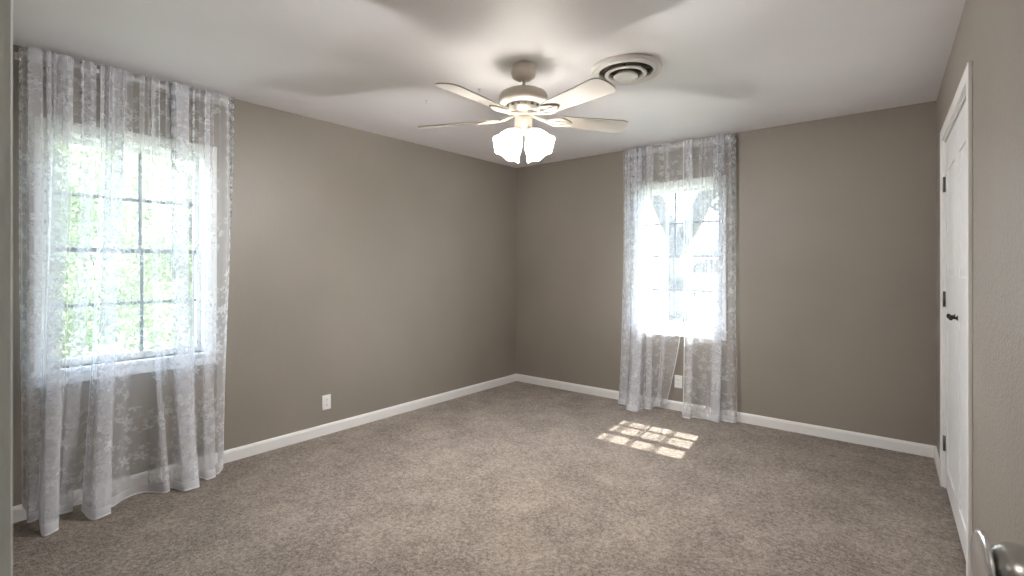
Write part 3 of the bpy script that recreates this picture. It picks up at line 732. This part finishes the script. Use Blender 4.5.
for (cx, cyy, cz, rx, ry, rz, n) in ((-2.76, 8.9, 2.51, 0.42, 0.4, 0.45, 420), (fx + 0.9, fy, 3.9, 1.5, 1.3, 0.9, 1500), (fx - 1.0, fy, 4.3, 1.3, 1.2, 0.9, 1200), (-2.88, 8.8, 1.91, 0.35, 0.3, 0.16, 90)):
    for _ in range(n):
        d = Vector((rnd.gauss(0, 1), rnd.gauss(0, 1), rnd.gauss(0, 1))).normalized() * rnd.random() ** 0.5
        p = Vector((cx + d.x * rx, cyy + d.y * ry, cz + d.z * rz)) - o0
        n_ = Vector((rnd.gauss(0, 1), rnd.gauss(0, 1), rnd.gauss(0.4, 1))).normalized(); t1 = n_.orthogonal().normalized(); t2 = n_.cross(t1); L = 0.075 * rnd.uniform(0.7, 1.3); k = len(verts)
        verts += [p - t1 * L * 0.5, p + t2 * L * 0.22 + n_ * L * 0.1, p + t1 * L * 0.5, p - t2 * L * 0.22 + n_ * L * 0.1]; faces += [(k, k + 1, k + 2), (k, k + 2, k + 3)]
me = bpy.data.meshes.new('foliage'); me.from_pydata([tuple(v) for v in verts], [], faces); me.materials.append(M_leaf2); link('foliage', me, ft, o0)

# white pickup truck parked across the street, nose to the left
TX, TY = -10.7, 26.2                     # front bumper centre
tz = GZ - 0.02
truck = thing('pickup_truck', (TX + 2.7, TY, tz), 'white pickup truck parked across the street outside the far window', 'truck')
def truck_map(s, h, z): return (TX + s, TY + h, tz + z * 1.22)
b = MB(truck_map)
body = [(0.0, 0.45), (0.02, 0.95), (0.1, 1.08), (1.35, 1.16), (2.05, 1.85), (2.2, 1.9), (3.35, 1.9), (3.5, 1.82), (3.6, 1.2), (5.4, 1.2), (5.45, 0.5), (4.75, 0.45), (4.6, 0.75), (4.2, 0.86), (3.85, 0.75), (3.7, 0.42), (1.55, 0.42), (1.4, 0.75), (1.05, 0.86), (0.65, 0.75), (0.5, 0.45)]
b.prism([(p[0], p[1]) for p in body], 1, -0.95, 0.95); b.build('body', M_carwhite, truck)
for hh in (-0.962, 0.945):
    for pr in ([(1.6, 1.2), (2.15, 1.76), (2.6, 1.78), (2.6, 1.2)], [(2.68, 1.2), (2.68, 1.78), (3.3, 1.78), (3.42, 1.2)]):
        b = MB(truck_map); b.prism(pr, 1, hh, hh + 0.017); b.build('side_window', M_carglass, truck)
b = MB(truck_map); b.prism([(1.42, 1.21), (1.45, 1.17), (2.05, 1.80), (2.0, 1.83)], 1, -0.85, 0.85); b.build('windshield', M_carglass, truck)
for sx in (1.05, 4.22):
    for hh in (-0.86, 0.70):
        b = MB(truck_map); m = Matrix(((1, 0, 0, sx), (0, 0, 1, hh), (0, 1, 0, 0.37), (0, 0, 0, 1)))
        b.lathe([(0.2, -0.02), (0.34, -0.02), (0.37, 0.02), (0.37, 0.14), (0.34, 0.18), (0.2, 0.18)], m, 28, closed=True); wh = b.build('wheel', M_tyre, truck)
        b = MB(truck_map); b.lathe([(0, -0.01), (0.2, -0.015), (0.2, 0.17), (0, 0.17)], m, 20); b.build('hub', M_chrome, wh)
b = MB(truck_map); b.box((-0.1, -0.92, 0.42), (0.02, 0.92, 0.64), 0.02); b.build('bumper', M_chrome, truck)
for hh in (-0.9, 0.62): b = MB(truck_map); b.box((-0.02, hh, 0.78), (0.12, hh + 0.3, 0.96), 0.02); b.build('headlight', M_lens, truck)
b = MB(truck_map); b.box((1.72, -1.15, 1.22), (1.84, -0.94, 1.42), 0.02); b.build('side_mirror', M_tyre, truck)

# pale house beyond the street
HX, HY = -15, 38
house = thing('house', (HX + 6, HY, GZ), 'pale house far across the street', 'house')
b = MB(); b.box((HX, HY, GZ - 0.05), (HX + 14, HY + 8, 2.6)); b.build('wall', M_siding, house)
b = MB(); b.prism([(HY - 0.7, 2.55), (HY + 4, 4.6), (HY + 8.7, 2.55), (HY + 8.7, 2.45), (HY + 4, 4.4), (HY - 0.7, 2.45)], 0, HX - 0.6, HX + 14.6); b.build('roof', M_roof, house)
for x in (HX + 1.5, HX + 4.5, HX + 9):
    b = MB(); b.box((x, HY - 0.06, 0.7), (x + 1.1, HY + 0.02, 2.0)); w = b.build('window', M_trim, house)
    b = MB(); b.box((x + 0.08, HY - 0.08, 0.78), (x + 1.02, HY - 0.055, 1.92)); b.build('pane', M_carglass, w)
tree('leafy_bush', -4.75, 14.2, 0.5, [(-4.75, 14.2, -0.1, 0.6, 0.5, 0.32)], 900, 0.08, M_leaf2, 'small bright green bush on the lawn below the street window', 0.03)

for o in ROOTS: del o['_org']
